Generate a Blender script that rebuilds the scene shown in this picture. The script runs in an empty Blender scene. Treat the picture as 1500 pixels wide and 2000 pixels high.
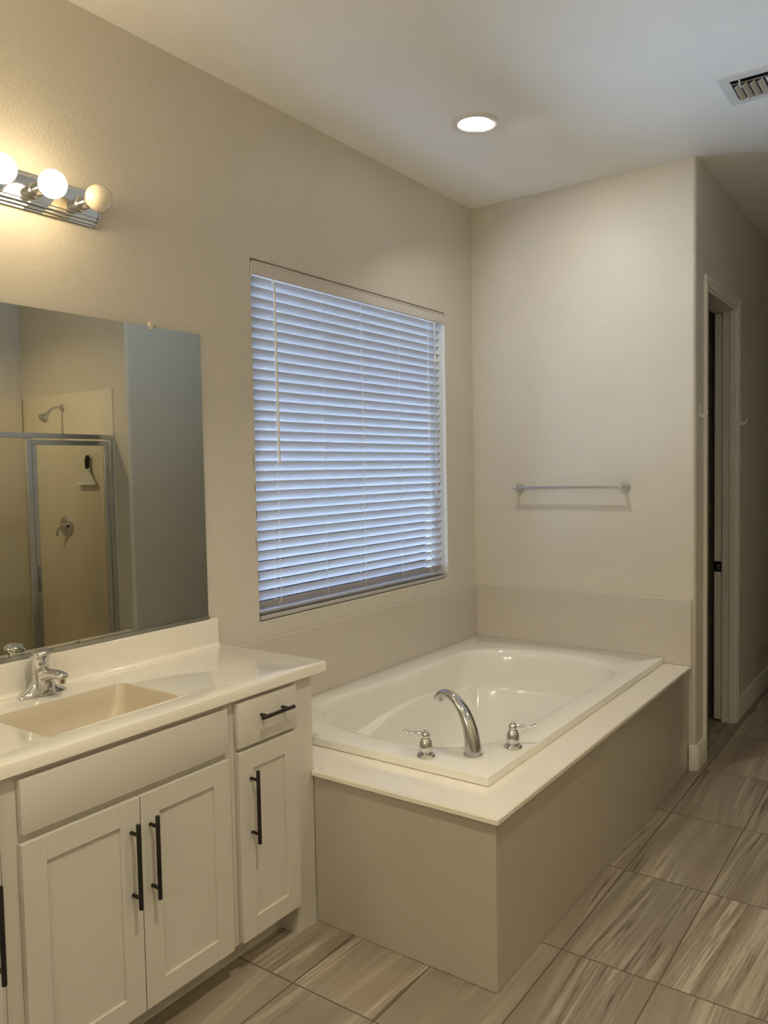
import bpy, bmesh, math, random
from mathutils import Vector, Matrix
random.seed(7)
SC = bpy.context.scene
C = SC.collection

# ---------------------------------------------------------------- camera
CAM = Vector((2.3018, -4.1453, 1.5626))
FWD = Vector((-0.58051055, 0.8125115, -0.05322189))
RGT = Vector((0.81410667, 0.58040323, -0.01903757))
UPV = Vector((-0.01542191, 0.05437981, 0.99840122))
cd = bpy.data.cameras.new('camera')
cam = bpy.data.objects.new('camera', cd); C.objects.link(cam)
cd.sensor_fit = 'VERTICAL'; cd.sensor_height = 36.0
cd.lens = 1553.9 / 2000 * 36.0
cd.clip_start = 0.02
cam.matrix_world = Matrix(((RGT.x, UPV.x, -FWD.x, CAM.x), (RGT.y, UPV.y, -FWD.y, CAM.y),
                           (RGT.z, UPV.z, -FWD.z, CAM.z), (0, 0, 0, 1)))
SC.camera = cam
SC.view_settings.view_transform = 'Standard'
SC.view_settings.look = 'None'
SC.view_settings.gamma = 1
SC.view_settings.use_curve_mapping = False
SC.view_settings.exposure = 0.0
SC.cycles.use_denoising = True
SC.cycles.max_bounces = 14
SC.cycles.diffuse_bounces = 8
SC.cycles.glossy_bounces = 6
SC.cycles.transparent_max_bounces = 12
SC.cycles.caustics_reflective = False
SC.cycles.sample_clamp_indirect = 6.0

# ---------------------------------------------------------------- light levels
SKY_STRENGTH = 10.0
BULB_STRENGTH = 25.0
BULB_COLOR = (1.0, 0.76, 0.43)
LENS_GLOW = 12.0
FILL_GLOBE_STRENGTH = 36.0
TUB_LED_WATTS = 9.0
ROOM_FILL_WATTS = 17.5
SHOWER_FILL_WATTS = 15.0
FILL_COLOR = (1.0, 0.91, 0.66)
SHOWER_FILL_COLOR = (1.0, 0.80, 0.45)
LED_COLOR = (1.0, 0.99, 0.92)
FILL_BAR_STRENGTH = 48.0

# world: open daylight, pale ground below the horizon and blue sky above it
w = bpy.data.worlds.new('daylight'); SC.world = w; w.use_nodes = True
nt = w.node_tree; nt.nodes.clear()
out = nt.nodes.new('ShaderNodeOutputWorld'); bg = nt.nodes.new('ShaderNodeBackground')
tc = nt.nodes.new('ShaderNodeTexCoord'); sp = nt.nodes.new('ShaderNodeSeparateXYZ')
mr = nt.nodes.new('ShaderNodeMapRange'); mr.inputs[1].default_value = -0.35; mr.inputs[2].default_value = 0.7
cr = nt.nodes.new('ShaderNodeValToRGB')
cr.color_ramp.elements[0].position = 0.30; cr.color_ramp.elements[0].color = (1.8, 2.5, 3.3, 1)
cr.color_ramp.elements[1].position = 1.0; cr.color_ramp.elements[1].color = (0.9, 1.2, 1.9, 1)
e = cr.color_ramp.elements.new(0.37); e.color = (1.2, 1.5, 2.1, 1)
L = nt.links.new
L(tc.outputs['Generated'], sp.inputs[0]); L(sp.outputs[2], mr.inputs[0]); L(mr.outputs[0], cr.inputs[0])
L(cr.outputs[0], bg.inputs[0]); bg.inputs[1].default_value = SKY_STRENGTH; L(bg.outputs[0], out.inputs[0])

# portal: only tells the sampler where the daylight comes in
pl = bpy.data.lights.new('window_portal', 'AREA'); pl.shape = 'RECTANGLE'; pl.size = 1.47; pl.size_y = 1.5
pl.cycles.is_portal = True
po = bpy.data.objects.new('window_portal', pl); C.objects.link(po)
po.location = (-0.14, -1.061, 1.684); po.rotation_euler = (0, -math.pi / 2, 0)

# ---------------------------------------------------------------- sizes (metres)
H = 3.064          # ceiling
W = 1.259          # right edge of the wall at the foot of the tub
XR = 2.6           # wall opposite the window
YS = -0.486        # side wall of the shower
WY0, WY1, WZ0, WZ1 = -1.811, -0.311, 0.946, 2.421   # window opening
ZD = 0.538         # tub deck
TX, TY = 0.3061, 0.6136
YREAR, YEND, XFAR = -5.2, 4.6, 3.98

# ---------------------------------------------------------------- materials
MATS = {}
def principled(name, col, rough=0.5, metal=0.0, spec=0.5, coat=0.0, coat_rough=0.1, coat_ior=1.5):
    m = bpy.data.materials.new(name); m.use_nodes = True
    b = m.node_tree.nodes['Principled BSDF']
    b.inputs['Base Color'].default_value = (*col, 1)
    b.inputs['Roughness'].default_value = rough
    b.inputs['Metallic'].default_value = metal
    b.inputs['Specular IOR Level'].default_value = spec
    b.inputs['Coat Weight'].default_value = coat
    b.inputs['Coat Roughness'].default_value = coat_rough; b.inputs['Coat IOR'].default_value = coat_ior
    MATS[name] = m
    return m, m.node_tree, b

def vary(nt, b, col, amount, scale, detail=3):
    """slight procedural colour variation of the material itself"""
    tc = nt.nodes.new('ShaderNodeTexCoord'); n = nt.nodes.new('ShaderNodeTexNoise')
    n.inputs['Scale'].default_value = scale; n.inputs['Detail'].default_value = detail
    r = nt.nodes.new('ShaderNodeValToRGB')
    r.color_ramp.elements[0].position = 0.3; r.color_ramp.elements[1].position = 0.7
    r.color_ramp.elements[0].color = (*[c * (1 - amount) for c in col], 1)
    r.color_ramp.elements[1].color = (*[min(1, c * (1 + amount)) for c in col], 1)
    nt.links.new(tc.outputs['Object'], n.inputs['Vector']); nt.links.new(n.outputs['Fac'], r.inputs[0])
    nt.links.new(r.outputs[0], b.inputs['Base Color'])
    return tc, r

def knockdown(nt, b, strength, dist=0.004):
    tc = nt.nodes.new('ShaderNodeTexCoord')
    n = nt.nodes.new('ShaderNodeTexNoise'); n.inputs['Scale'].default_value = 95; n.inputs['Detail'].default_value = 2
    n.inputs['Distortion'].default_value = 0.25
    n2 = nt.nodes.new('ShaderNodeTexNoise'); n2.inputs['Scale'].default_value = 14; n2.inputs['Detail'].default_value = 2
    r = nt.nodes.new('ShaderNodeMapRange'); r.inputs[1].default_value = 0.42; r.inputs[2].default_value = 0.62
    a = nt.nodes.new('ShaderNodeMath'); a.operation = 'MULTIPLY_ADD'; a.inputs[1].default_value = 0.5
    bp = nt.nodes.new('ShaderNodeBump'); bp.inputs['Strength'].default_value = strength; bp.inputs['Distance'].default_value = dist
    k = nt.links.new
    k(tc.outputs['Object'], n.inputs['Vector']); k(tc.outputs['Object'], n2.inputs['Vector'])
    k(n.outputs['Fac'], r.inputs[0]); k(n2.outputs['Fac'], a.inputs[0]); k(r.outputs[0], a.inputs[2])
    k(a.outputs[0], bp.inputs['Height']); k(bp.outputs[0], b.inputs['Normal'])

WALLC = (0.64, 0.60, 0.53)
m, t, b = principled('wall_paint', WALLC, 0.42); vary(t, b, WALLC, 0.02, 3); knockdown(t, b, 0.17)
m, t, b = principled('ceiling_paint', (0.88, 0.875, 0.87), 0.5); vary(t, b, (0.88, 0.875, 0.87), 0.015, 3); knockdown(t, b, 0.10)
m, t, b = principled('trim_paint', (0.70, 0.67, 0.60), 0.35); vary(t, b, (0.70, 0.67, 0.60), 0.01, 6)
m, t, b = principled('cabinet_paint', (0.59, 0.56, 0.51), 0.38); vary(t, b, (0.59, 0.56, 0.51), 0.012, 8)
m, t, b = principled('cabinet_inside', (0.16, 0.13, 0.10), 0.7); vary(t, b, (0.16, 0.13, 0.10), 0.1, 12)
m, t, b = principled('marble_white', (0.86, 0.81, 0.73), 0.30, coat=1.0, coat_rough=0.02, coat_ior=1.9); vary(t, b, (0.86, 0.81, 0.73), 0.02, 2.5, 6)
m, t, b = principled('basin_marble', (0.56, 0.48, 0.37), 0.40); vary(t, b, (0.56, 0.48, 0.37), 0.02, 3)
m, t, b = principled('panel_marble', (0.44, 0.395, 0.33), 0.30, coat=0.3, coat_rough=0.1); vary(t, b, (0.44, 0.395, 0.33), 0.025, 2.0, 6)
m, t, b = principled('splash_marble', (0.58, 0.53, 0.47), 0.30, coat=0.3, coat_rough=0.1); vary(t, b, (0.58, 0.53, 0.47), 0.025, 2.0, 6)
m, t, b = principled('tub_acrylic', (0.82, 0.80, 0.75), 0.14, coat=0.5, coat_rough=0.03); vary(t, b, (0.82, 0.80, 0.75), 0.008, 3)
m, t, b = principled('surround_acrylic', (0.72, 0.66, 0.56), 0.25, coat=0.6, coat_rough=0.06); vary(t, b, (0.72, 0.66, 0.56), 0.02, 3)
m, t, b = principled('chrome', (0.66, 0.66, 0.66), 0.07, 1.0); vary(t, b, (0.66, 0.66, 0.66), 0.03, 20)
m, t, b = principled('satin_aluminium', (0.66, 0.67, 0.68), 0.28, 1.0); vary(t, b, (0.66, 0.67, 0.68), 0.03, 30)
m, t, b = principled('brushed_channel', (0.50, 0.50, 0.48), 0.3, 1.0); vary(t, b, (0.50, 0.50, 0.48), 0.05, 30)
m, t, b = principled('mirror_silver', (0.62, 0.62, 0.56), 0.0, 1.0)
m, t, b = principled('oiled_bronze', (0.030, 0.024, 0.022), 0.38, 0.6); vary(t, b, (0.030, 0.024, 0.022), 0.2, 40)
m, t, b = principled('black_rubber', (0.02, 0.02, 0.02), 0.5); vary(t, b, (0.02, 0.02, 0.02), 0.1, 30)
m, t, b = principled('black_steel', (0.015, 0.014, 0.013), 0.35, 0.5); vary(t, b, (0.015, 0.014, 0.013), 0.1, 30)
m, t, b = principled('white_plastic', (0.74, 0.72, 0.68), 0.35); vary(t, b, (0.74, 0.72, 0.68), 0.02, 20)
m, t, b = principled('clear_plastic', (0.70, 0.66, 0.58), 0.25); vary(t, b, (0.70, 0.66, 0.58), 0.02, 20)
m, t, b = principled('window_vinyl', (0.80, 0.80, 0.80), 0.35); vary(t, b, (0.80, 0.80, 0.80), 0.01, 10)
m, t, b = principled('vent_metal', (0.68, 0.68, 0.67), 0.4); vary(t, b, (0.68, 0.68, 0.67), 0.02, 20)
m, t, b = principled('duct_dark', (0.03, 0.028, 0.025), 0.8); vary(t, b, (0.03, 0.028, 0.025), 0.1, 20)
m, t, b = principled('cord_white', (0.82, 0.82, 0.82), 0.7); vary(t, b, (0.82, 0.82, 0.82), 0.03, 200)
m, t, b = principled('valance_white', (0.60, 0.56, 0.52), 0.35); vary(t, b, (0.60, 0.56, 0.52), 0.01, 10)
m, t, b = principled('unlit_bulb', (0.86, 0.76, 0.60), 0.15, coat=0.5); vary(t, b, (0.86, 0.76, 0.60), 0.01, 10)
m, t, b = principled('soil_mark', (0.16, 0.12, 0.08), 0.8); vary(t, b, (0.16, 0.12, 0.08), 0.3, 60)

# blind slats: white vinyl that lets a little daylight through
m, t, b = principled('slat_vinyl', (0.48, 0.47, 0.48), 0.4); vary(t, b, (0.48, 0.47, 0.48), 0.01, 10)
tr = t.nodes.new('ShaderNodeBsdfTranslucent'); tr.inputs[0].default_value = (0.8, 0.82, 0.85, 1)
mx = t.nodes.new('ShaderNodeMixShader'); mx.inputs[0].default_value = 0.02
o = t.nodes['Material Output']
t.links.new(b.outputs[0], mx.inputs[1]); t.links.new(tr.outputs[0], mx.inputs[2]); t.links.new(mx.outputs[0], o.inputs[0])

def thin_glass(name, tint, refl_rough=0.0):
    m = bpy.data.materials.new(name); m.use_nodes = True; t = m.node_tree; t.nodes.clear()
    o = t.nodes.new('ShaderNodeOutputMaterial'); mix = t.nodes.new('ShaderNodeMixShader')
    f = t.nodes.new('ShaderNodeFresnel'); f.inputs[0].default_value = 1.5
    tr = t.nodes.new('ShaderNodeBsdfTransparent'); tr.inputs[0].default_value = (*tint, 1)
    g = t.nodes.new('ShaderNodeBsdfGlossy'); g.inputs['Roughness'].default_value = refl_rough
    t.links.new(f.outputs[0], mix.inputs[0]); t.links.new(tr.outputs[0], mix.inputs[1])
    t.links.new(g.outputs[0], mix.inputs[2]); t.links.new(mix.outputs[0], o.inputs[0])
    MATS[name] = m
thin_glass('window_glass', (0.94, 0.96, 0.97))
thin_glass('shower_glass', (0.97, 0.98, 0.965))

def emitter(name, col, strength):
    m = bpy.data.materials.new(name); m.use_nodes = True; t = m.node_tree; t.nodes.clear()
    o = t.nodes.new('ShaderNodeOutputMaterial'); em = t.nodes.new('ShaderNodeEmission')
    em.inputs[0].default_value = (*col, 1); em.inputs[1].default_value = strength
    t.links.new(em.outputs[0], o.inputs[0]); MATS[name] = m
emitter('lit_bulb', BULB_COLOR, BULB_STRENGTH)
emitter('fill_bulb', FILL_COLOR, FILL_BAR_STRENGTH)
emitter('led_lens', LED_COLOR, LENS_GLOW)
emitter('fill_globe', FILL_COLOR, FILL_GLOBE_STRENGTH)

# floor: 12 x 24 inch porcelain with streaks running along the tile
def floor_material():
    m = bpy.data.materials.new('floor_tile'); m.use_nodes = True; t = m.node_tree
    b = t.nodes['Principled BSDF']; N = t.nodes.new; K = t.links.new
    def math_(op, a, c=None):
        n = N('ShaderNodeMath'); n.operation = op
        for i, v in enumerate((a, c)):
            if v is None: continue
            if isinstance(v, (int, float)): n.inputs[i].default_value = v
            else: K(v, n.inputs[i])
        return n.outputs[0]
    tc = N('ShaderNodeTexCoord'); s = N('ShaderNodeSeparateXYZ'); K(tc.outputs['Object'], s.inputs[0])
    u = math_('DIVIDE', math_('SUBTRACT', s.outputs[0], 1.2965), TX)
    v = math_('DIVIDE', math_('SUBTRACT', s.outputs[1], -1.7938), TY)
    iu, iv = math_('FLOOR', u), math_('FLOOR', v)
    fu, fv = math_('SUBTRACT', u, iu), math_('SUBTRACT', v, iv)
    du = math_('MULTIPLY', math_('MINIMUM', fu, math_('SUBTRACT', 1.0, fu)), TX)
    dv = math_('MULTIPLY', math_('MINIMUM', fv, math_('SUBTRACT', 1.0, fv)), TY)
    d = math_('MINIMUM', du, dv)
    grout = N('ShaderNodeMapRange'); grout.inputs[1].default_value = 0.0018; grout.inputs[2].default_value = 0.0028
    K(d, grout.inputs[0])                                     # 0 in the joint, 1 on the tile
    cid = N('ShaderNodeCombineXYZ'); K(iu, cid.inputs[0]); K(iv, cid.inputs[1])
    wn = N('ShaderNodeTexWhiteNoise'); wn.noise_dimensions = '3D'; K(cid.outputs[0], wn.inputs[0])
    ws = N('ShaderNodeSeparateColor'); K(wn.outputs['Color'], ws.inputs[0])
    # slanted, stretched coordinates, shifted for each tile
    slant = math_('MULTIPLY', math_('SUBTRACT', ws.outputs[2], 0.5), 0.16)
    px = math_('ADD', math_('SUBTRACT', s.outputs[0], math_('MULTIPLY', fv, math_('MULTIPLY', slant, TY))),
               math_('MULTIPLY', ws.outputs[0], 37.0))
    py = math_('ADD', s.outputs[1], math_('MULTIPLY', ws.outputs[1], 53.0))
    def noise(sx, sy, detail, dist, rough=0.55):
        c = N('ShaderNodeCombineXYZ'); K(math_('MULTIPLY', px, sx), c.inputs[0]); K(math_('MULTIPLY', py, sy), c.inputs[1])
        n = N('ShaderNodeTexNoise'); n.inputs['Scale'].default_value = 1; n.inputs['Detail'].default_value = detail
        n.inputs['Distortion'].default_value = dist; n.inputs['Roughness'].default_value = rough
        K(c.outputs[0], n.inputs['Vector']); return n.outputs['Fac']
    big = noise(10, 0.7, 3, 0.8); fine = noise(48, 1.3, 5, 1.2, 0.65); speck = noise(120, 25, 4, 0.2)
    def ramp(fac, stops):
        r = N('ShaderNodeValToRGB'); r.color_ramp.elements.remove(r.color_ramp.elements[1])
        r.color_ramp.elements[0].position = stops[0][0]; r.color_ramp.elements[0].color = (*stops[0][1], 1)
        for p, c in stops[1:]:
            el = r.color_ramp.elements.new(p); el.color = (*c, 1)
        K(fac, r.inputs[0]); return r.outputs[0]
    base = ramp(big, [(0.25, (0.20, 0.155, 0.115)), (0.42, (0.255, 0.21, 0.165)), (0.54, (0.275, 0.23, 0.185)),
                      (0.63, (0.36, 0.305, 0.24)), (0.74, (0.30, 0.25, 0.20))])
    def mixc(fac, a, c, mode='MIX'):
        n = N('ShaderNodeMix'); n.data_type = 'RGBA'; n.blend_type = mode
        if isinstance(fac, (int, float)): n.inputs[0].default_value = fac
        else: K(fac, n.inputs[0])
        for sock, val in ((n.inputs[6], a), (n.inputs[7], c)):
            if isinstance(val, tuple): sock.default_value = (*val, 1)
            else: K(val, sock)
        return n.outputs[2]
    def band(fac, lo, hi):
        n = N('ShaderNodeMapRange'); n.inputs[1].default_value = lo; n.inputs[2].default_value = hi; K(fac, n.inputs[0]); return n.outputs[0]
    streakzone = band(noise(6, 0.45, 2, 0.4), 0.49, 0.56)      # streaks gather in bands, the rest stays plain
    dark = math_('MULTIPLY', band(fine, 0.56, 0.62), streakzone)
    pale = math_('MULTIPLY', band(fine, 0.50, 0.42), streakzone)
    c1 = mixc(math_('MULTIPLY', pale, 0.8), base, (0.43, 0.38, 0.31))
    c2 = mixc(math_('MULTIPLY', dark, 0.85), c1, (0.10, 0.072, 0.05))
    tone = N('ShaderNodeMapRange'); tone.inputs[3].default_value = 0.88; tone.inputs[4].default_value = 1.12; K(ws.outputs[1], tone.inputs[0])
    c3 = mixc(1.0, c2, ramp(speck, [(0.3, (0.90, 0.90, 0.90)), (0.7, (1, 1, 1))]), 'MULTIPLY')
    cc = N('ShaderNodeCombineColor')
    for i in range(3): K(tone.outputs[0], cc.inputs[i])
    c4 = mixc(1.0, c3, cc.outputs[0], 'MULTIPLY')
    K(mixc(grout.outputs[0], (0.10, 0.075, 0.05), c4), b.inputs['Base Color'])
    rr = N('ShaderNodeMapRange'); rr.inputs[3].default_value = 0.8; rr.inputs[4].default_value = 0.42; K(grout.outputs[0], rr.inputs[0])
    K(rr.outputs[0], b.inputs['Roughness'])
    bp = N('ShaderNodeBump'); bp.inputs['Strength'].default_value = 0.5; bp.inputs['Distance'].default_value = 0.002
    K(grout.outputs[0], bp.inputs['Height']); K(bp.outputs[0], b.inputs['Normal'])
    MATS['floor_tile'] = m
floor_material()

# ---------------------------------------------------------------- mesh helpers
def box(bm, x0, x1, y0, y1, z0, z1, bev=0.0, seg=2):
    vs = [bm.verts.new((x, y, z)) for x in (x0, x1) for y in (y0, y1) for z in (z0, z1)]
    F = [(0, 1, 3, 2), (4, 6, 7, 5), (0, 4, 5, 1), (2, 3, 7, 6), (0, 2, 6, 4), (1, 5, 7, 3)]
    fs = [bm.faces.new([vs[i] for i in f]) for f in F]
    if bev:
        es = {ed for f in fs for ed in f.edges}
        bmesh.ops.bevel(bm, geom=list(es), offset=bev, segments=seg, affect='EDGES', profile=0.5)

def prism(bm, pts, z0, z1, axis='z'):
    """extrude a closed outline; pts are (a, b) in the plane normal to the axis"""
    def P(a, b_, c):
        return {'z': (a, b_, c), 'y': (a, c, b_), 'x': (c, a, b_)}[axis]
    lo = [bm.verts.new(P(a, b_, z0)) for a, b_ in pts]; hi = [bm.verts.new(P(a, b_, z1)) for a, b_ in pts]
    n = len(pts)
    bm.faces.new(lo[::-1]); bm.faces.new(hi)
    for i in range(n):
        bm.faces.new((lo[i], lo[(i + 1) % n], hi[(i + 1) % n], hi[i]))

def rings(bm, loops, close=True, cap0=False, cap1=False):
    R = [[bm.verts.new(p) for p in lp] for lp in loops]
    n = len(R[0])
    for a, b_ in zip(R, R[1:]):
        for i in range(n if close else n - 1):
            j = (i + 1) % n
            bm.faces.new((a[i], a[j], b_[j], b_[i]))
    if cap0: bm.faces.new(R[0][::-1])
    if cap1: bm.faces.new(R[-1])

def tube(bm, pts, rad, n=12, cap=True, flat=None):
    """sweep a circle (or ellipse) along pts; rad is one radius or one per point"""
    pts = [Vector(p) for p in pts]
    if not isinstance(rad, (list, tuple)): rad = [rad] * len(pts)
    loops = []; up = None
    for i, p in enumerate(pts):
        t_ = (pts[min(i + 1, len(pts) - 1)] - pts[max(i - 1, 0)]).normalized()
        if up is None:
            up = Vector((0, 0, 1)) if abs(t_.z) < 0.9 else Vector((1, 0, 0))
        s_ = t_.cross(up).normalized(); u_ = s_.cross(t_).normalized(); up = u_
        r = rad[i]; ru, rs = (r if isinstance(r, tuple) else (r, r))
        loops.append([p + s_ * (rs * math.cos(a)) + u_ * (ru * math.sin(a)) for a in [2 * math.pi * k / n for k in range(n)]])
    rings(bm, loops, True, cap, cap)

def lathe(bm, prof, origin, axis=(0, 0, 1), n=28, caps=True):
    """prof: (radius, height along the axis)"""
    ax = Vector(axis).normalized(); a = Vector((1, 0, 0)) if abs(ax.x) < 0.9 else Vector((0, 1, 0))
    s_ = ax.cross(a).normalized(); u_ = ax.cross(s_); o_ = Vector(origin)
    loops = [[o_ + ax * h + (s_ * math.cos(q) + u_ * math.sin(q)) * max(r, 1e-5) for q in [2 * math.pi * k / n for k in range(n)]] for r, h in prof]
    rings(bm, loops, True, caps, caps)

def ball(bm, c, r, n=24, m=14):
    lathe(bm, [(r * math.sin(math.pi * k / m), -r * math.cos(math.pi * k / m)) for k in range(m + 1)], c, n=n)

def arc(cx, cy, r, a0, a1, n):
    return [(cx + r * math.cos(math.radians(a0 + (a1 - a0) * k / n)), cy + r * math.sin(math.radians(a0 + (a1 - a0) * k / n))) for k in range(n + 1)]

def bez(pts, n):
    """smooth path through pts (Catmull-Rom)"""
    P = [Vector(p) for p in pts]; P = [P[0] * 2 - P[1]] + P + [P[-1] * 2 - P[-2]]; o_ = []
    for i in range(1, len(P) - 2):
        for k in range(n):
            t_ = k / n; a, b_, c, d = P[i - 1], P[i], P[i + 1], P[i + 2]
            o_.append(0.5 * ((2 * b_) + (c - a) * t_ + (2 * a - 5 * b_ + 4 * c - d) * t_ ** 2 + (3 * b_ - a - 3 * c + d) * t_ ** 3))
    o_.append(P[-2]); return o_

def lerp_list(keys, n):
    o_ = []
    for i in range(n):
        t_ = i / (n - 1) * (len(keys) - 1); k = min(int(t_), len(keys) - 2); f = t_ - k
        o_.append(keys[k] * (1 - f) + keys[k + 1] * f)
    return o_

def obj(name, build, mat, parent=None, smooth=35, label=None):
    bm = bmesh.new(); build(bm)
    bmesh.ops.recalc_face_normals(bm, faces=bm.faces[:])
    me = bpy.data.meshes.new(name); bm.to_mesh(me); bm.free()
    me.materials.append(MATS[mat])
    if smooth:
        for p in me.polygons: p.use_smooth = True
        me.set_sharp_from_angle(angle=math.radians(smooth))
    ob = bpy.data.objects.new(name, me); C.objects.link(ob)
    if parent is not None:
        ob.parent = parent
        ob.matrix_parent_inverse = Matrix.Translation(root_loc(parent)).inverted()
    if label: ob['label'] = label
    return ob

def root_loc(o_):
    # children of a thing are modelled in room coordinates; sub-parts hang on a part that sits at the origin of the room
    return o_.location if o_.type == 'EMPTY' else Vector((0, 0, 0))

def tag(o_, label, cat, group=None, kind=None):
    o_['label'] = label; o_['category'] = cat
    if group: o_['group'] = group
    if kind: o_['kind'] = kind
    return o_

def thing(name, loc, label, cat, group=None):
    o_ = bpy.data.objects.new(name, None); C.objects.link(o_); o_.location = loc
    o_.empty_display_size = 0.1
    return tag(o_, label, cat, group)

def struct(name, build, mat, label, cat, smooth=35):
    return tag(obj(name, build, mat, None, smooth), label, cat, kind='structure')

def dup(root, delta, label=None):
    r = root.copy(); C.objects.link(r); r.location = root.location + Vector(delta)
    if label: r['label'] = label
    for ch in list(root.children):
        c = ch.copy(); C.objects.link(c); c.parent = r
        for g in list(ch.children):
            d = g.copy(); C.objects.link(d); d.parent = c
    return r

# ================================================================= THE ROOM
struct('floor', lambda bm: box(bm, -0.15, 4.1, YREAR - 0.1, YEND + 0.1, -0.1, 0), 'floor_tile',
       'floor of streaked taupe rectangular tiles with dark grout', 'floor')
struct('ceiling', lambda bm: box(bm, -0.15, 4.1, YREAR - 0.1, YEND + 0.1, H, H + 0.1), 'ceiling_paint',
       'plain white textured ceiling over the whole bathroom', 'ceiling')

def wall_left(bm):
    ys = [YREAR - 0.1, WY0, WY1, YEND + 0.1]; zs = [0, WZ0, WZ1, H]
    f = [[bm.verts.new((0, y, z)) for z in zs] for y in ys]; k = [[bm.verts.new((-0.15, y, z)) for z in zs] for y in ys]
    for i in range(3):
        for j in range(3):
            if i == 1 and j == 1: continue
            bm.faces.new((f[i][j], f[i + 1][j], f[i + 1][j + 1], f[i][j + 1]))
            bm.faces.new((k[i][j], k[i][j + 1], k[i + 1][j + 1], k[i + 1][j]))
    loop = [(1, 1), (2, 1), (2, 2), (1, 2)]
    for a, c in zip(loop, loop[1:] + loop[:1]):
        bm.faces.new((f[a[0]][a[1]], k[a[0]][a[1]], k[c[0]][c[1]], f[c[0]][c[1]]))
    per = [(0, 0), (1, 0), (2, 0), (3, 0), (3, 1), (3, 2), (3, 3), (2, 3), (1, 3), (0, 3), (0, 2), (0, 1)]
    for a, c in zip(per, per[1:] + per[:1]):
        bm.faces.new((f[a[0]][a[1]], f[c[0]][c[1]], k[c[0]][c[1]], k[a[0]][a[1]]))
    es = [ed for ed in bm.edges if all(abs(v.co.x) < 1e-6 and (abs(v.co.y - WY0) < 1e-6 or abs(v.co.y - WY1) < 1e-6)
          and (abs(v.co.z - WZ0) < 1e-6 or abs(v.co.z - WZ1) < 1e-6) for v in ed.verts)]
    bmesh.ops.bevel(bm, geom=es, offset=0.006, segments=3, affect='EDGES', profile=0.5)
struct('wall_left', wall_left, 'wall_paint', 'long beige wall holding the window, the mirror and the bulb light', 'wall')

WI = W - 0.125     # closet side of the hall wall
OY0, OY1, OZ = 0.212, 0.90, 2.467   # pocket door opening
def wall_back(bm):
    prism(bm, [(0, 0)] + arc(W - 0.02, 0.02, 0.02, -90, 0, 6) + [(W, OY0), (WI, OY0), (WI, 0.115), (0, 0.115)], 0, H)
struct('wall_back', wall_back, 'wall_paint', 'beige end wall behind the towel bar with a rounded outer corner', 'wall')
def wall_hall(bm):
    box(bm, WI, W, OY0, OY1, OZ, H); box(bm, W - 0.072, W, OY1, YEND, 0, H); box(bm, WI - 0.06, WI - 0.04, OY1, YEND, 0, H)
struct('wall_hall', wall_hall, 'wall_paint', 'dim hallway wall around and past the open pocket door', 'wall')
def wall_right(bm):
    prism(bm, arc(XR + 0.025, YS + 0.025, 0.025, 180, 270, 6) + [(4.1, YS), (4.1, YEND), (XR, YEND)], 0, H)
struct('wall_right', wall_right, 'wall_paint', 'grey-looking wall to the right of the shower in the mirror', 'wall')
struct('wall_right_near', lambda bm: box(bm, XR, 4.1, YREAR, -2.2, 0, H), 'wall_paint', 'wall on the camera side of the shower alcove', 'wall')
struct('wall_shower', lambda bm: box(bm, XFAR, 4.1, -2.2, YS, 0, H), 'wall_paint', 'rear wall inside the shower alcove, seen in the mirror', 'wall')
struct('wall_rear', lambda bm: box(bm, 0, 4.1, YREAR - 0.1, YREAR, 0, H), 'wall_paint', 'wall behind the camera', 'wall')
struct('wall_end', lambda bm: box(bm, 0, 4.1, YEND, YEND + 0.1, 0, H), 'wall_paint', 'dark wall at the far end of the hallway', 'wall')

# baseboards
BBP = lambda t_, h: [(0, 0), (t_, 0), (t_, h - 0.012), (t_ * 0.45, h), (0, h)]
def baseboard_hall(bm):
    # wraps the rounded corner: short piece on the end wall, then along the hall up to the door casing
    t_, h = 0.014, 0.13
    path = [(1.231, -0.0)] + arc(W - 0.02, 0.02, 0.02, -90, 0, 6) + [(W, 0.152)]
    nrm = [(0, -1)] + [(math.cos(math.radians(-90 + 15 * k)), math.sin(math.radians(-90 + 15 * k))) for k in range(7)] + [(1, 0)]
    loops = []
    for (x, y), (nx, ny) in zip(path, nrm):
        loops.append([Vector((x + nx * a, y + ny * a, z)) for a, z in ((0.0, 0), (t_, 0), (t_, h - 0.012), (t_ * 0.4, h), (0.0, h))])
    rings(bm, loops, True, True, True)
struct('baseboard_corner', baseboard_hall, 'trim_paint', 'short white baseboard wrapping the rounded corner beside the tub', 'baseboard')
def baseboard_far(bm):
    prism(bm, [(W + a, z) for a, z in BBP(0.014, 0.13)], 0.96, YEND, 'y')
struct('baseboard_hall', baseboard_far, 'trim_paint', 'baseboard along the hallway wall past the door casing', 'baseboard')
struct('baseboard_right', lambda bm: prism(bm, [(XR - a, z) for a, z in BBP(0.014, 0.13)], YS + 0.03, YEND, 'y'), 'trim_paint',
       'baseboard along the wall opposite the window', 'baseboard')

# window
def win_frame(bm):
    x0, x1, t_ = -0.125, -0.085, 0.045
    for (a, b_, c, d) in ((WY0, WY1, WZ0, WZ0 + t_), (WY0, WY1, WZ1 - t_, WZ1), (WY0, WY0 + t_, WZ0 + t_, WZ1 - t_), (WY1 - t_, WY1, WZ0 + t_, WZ1 - t_)):
        box(bm, x0, x1, a, b_, c, d)
win = struct('window_1', win_frame, 'window_vinyl', 'white framed window behind the closed blind', 'window')
obj('pane', lambda bm: box(bm, -0.107, -0.103, WY0 + 0.04, WY1 - 0.04, WZ0 + 0.04, WZ1 - 0.04), 'window_glass', win, label='clear window glass')

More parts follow.
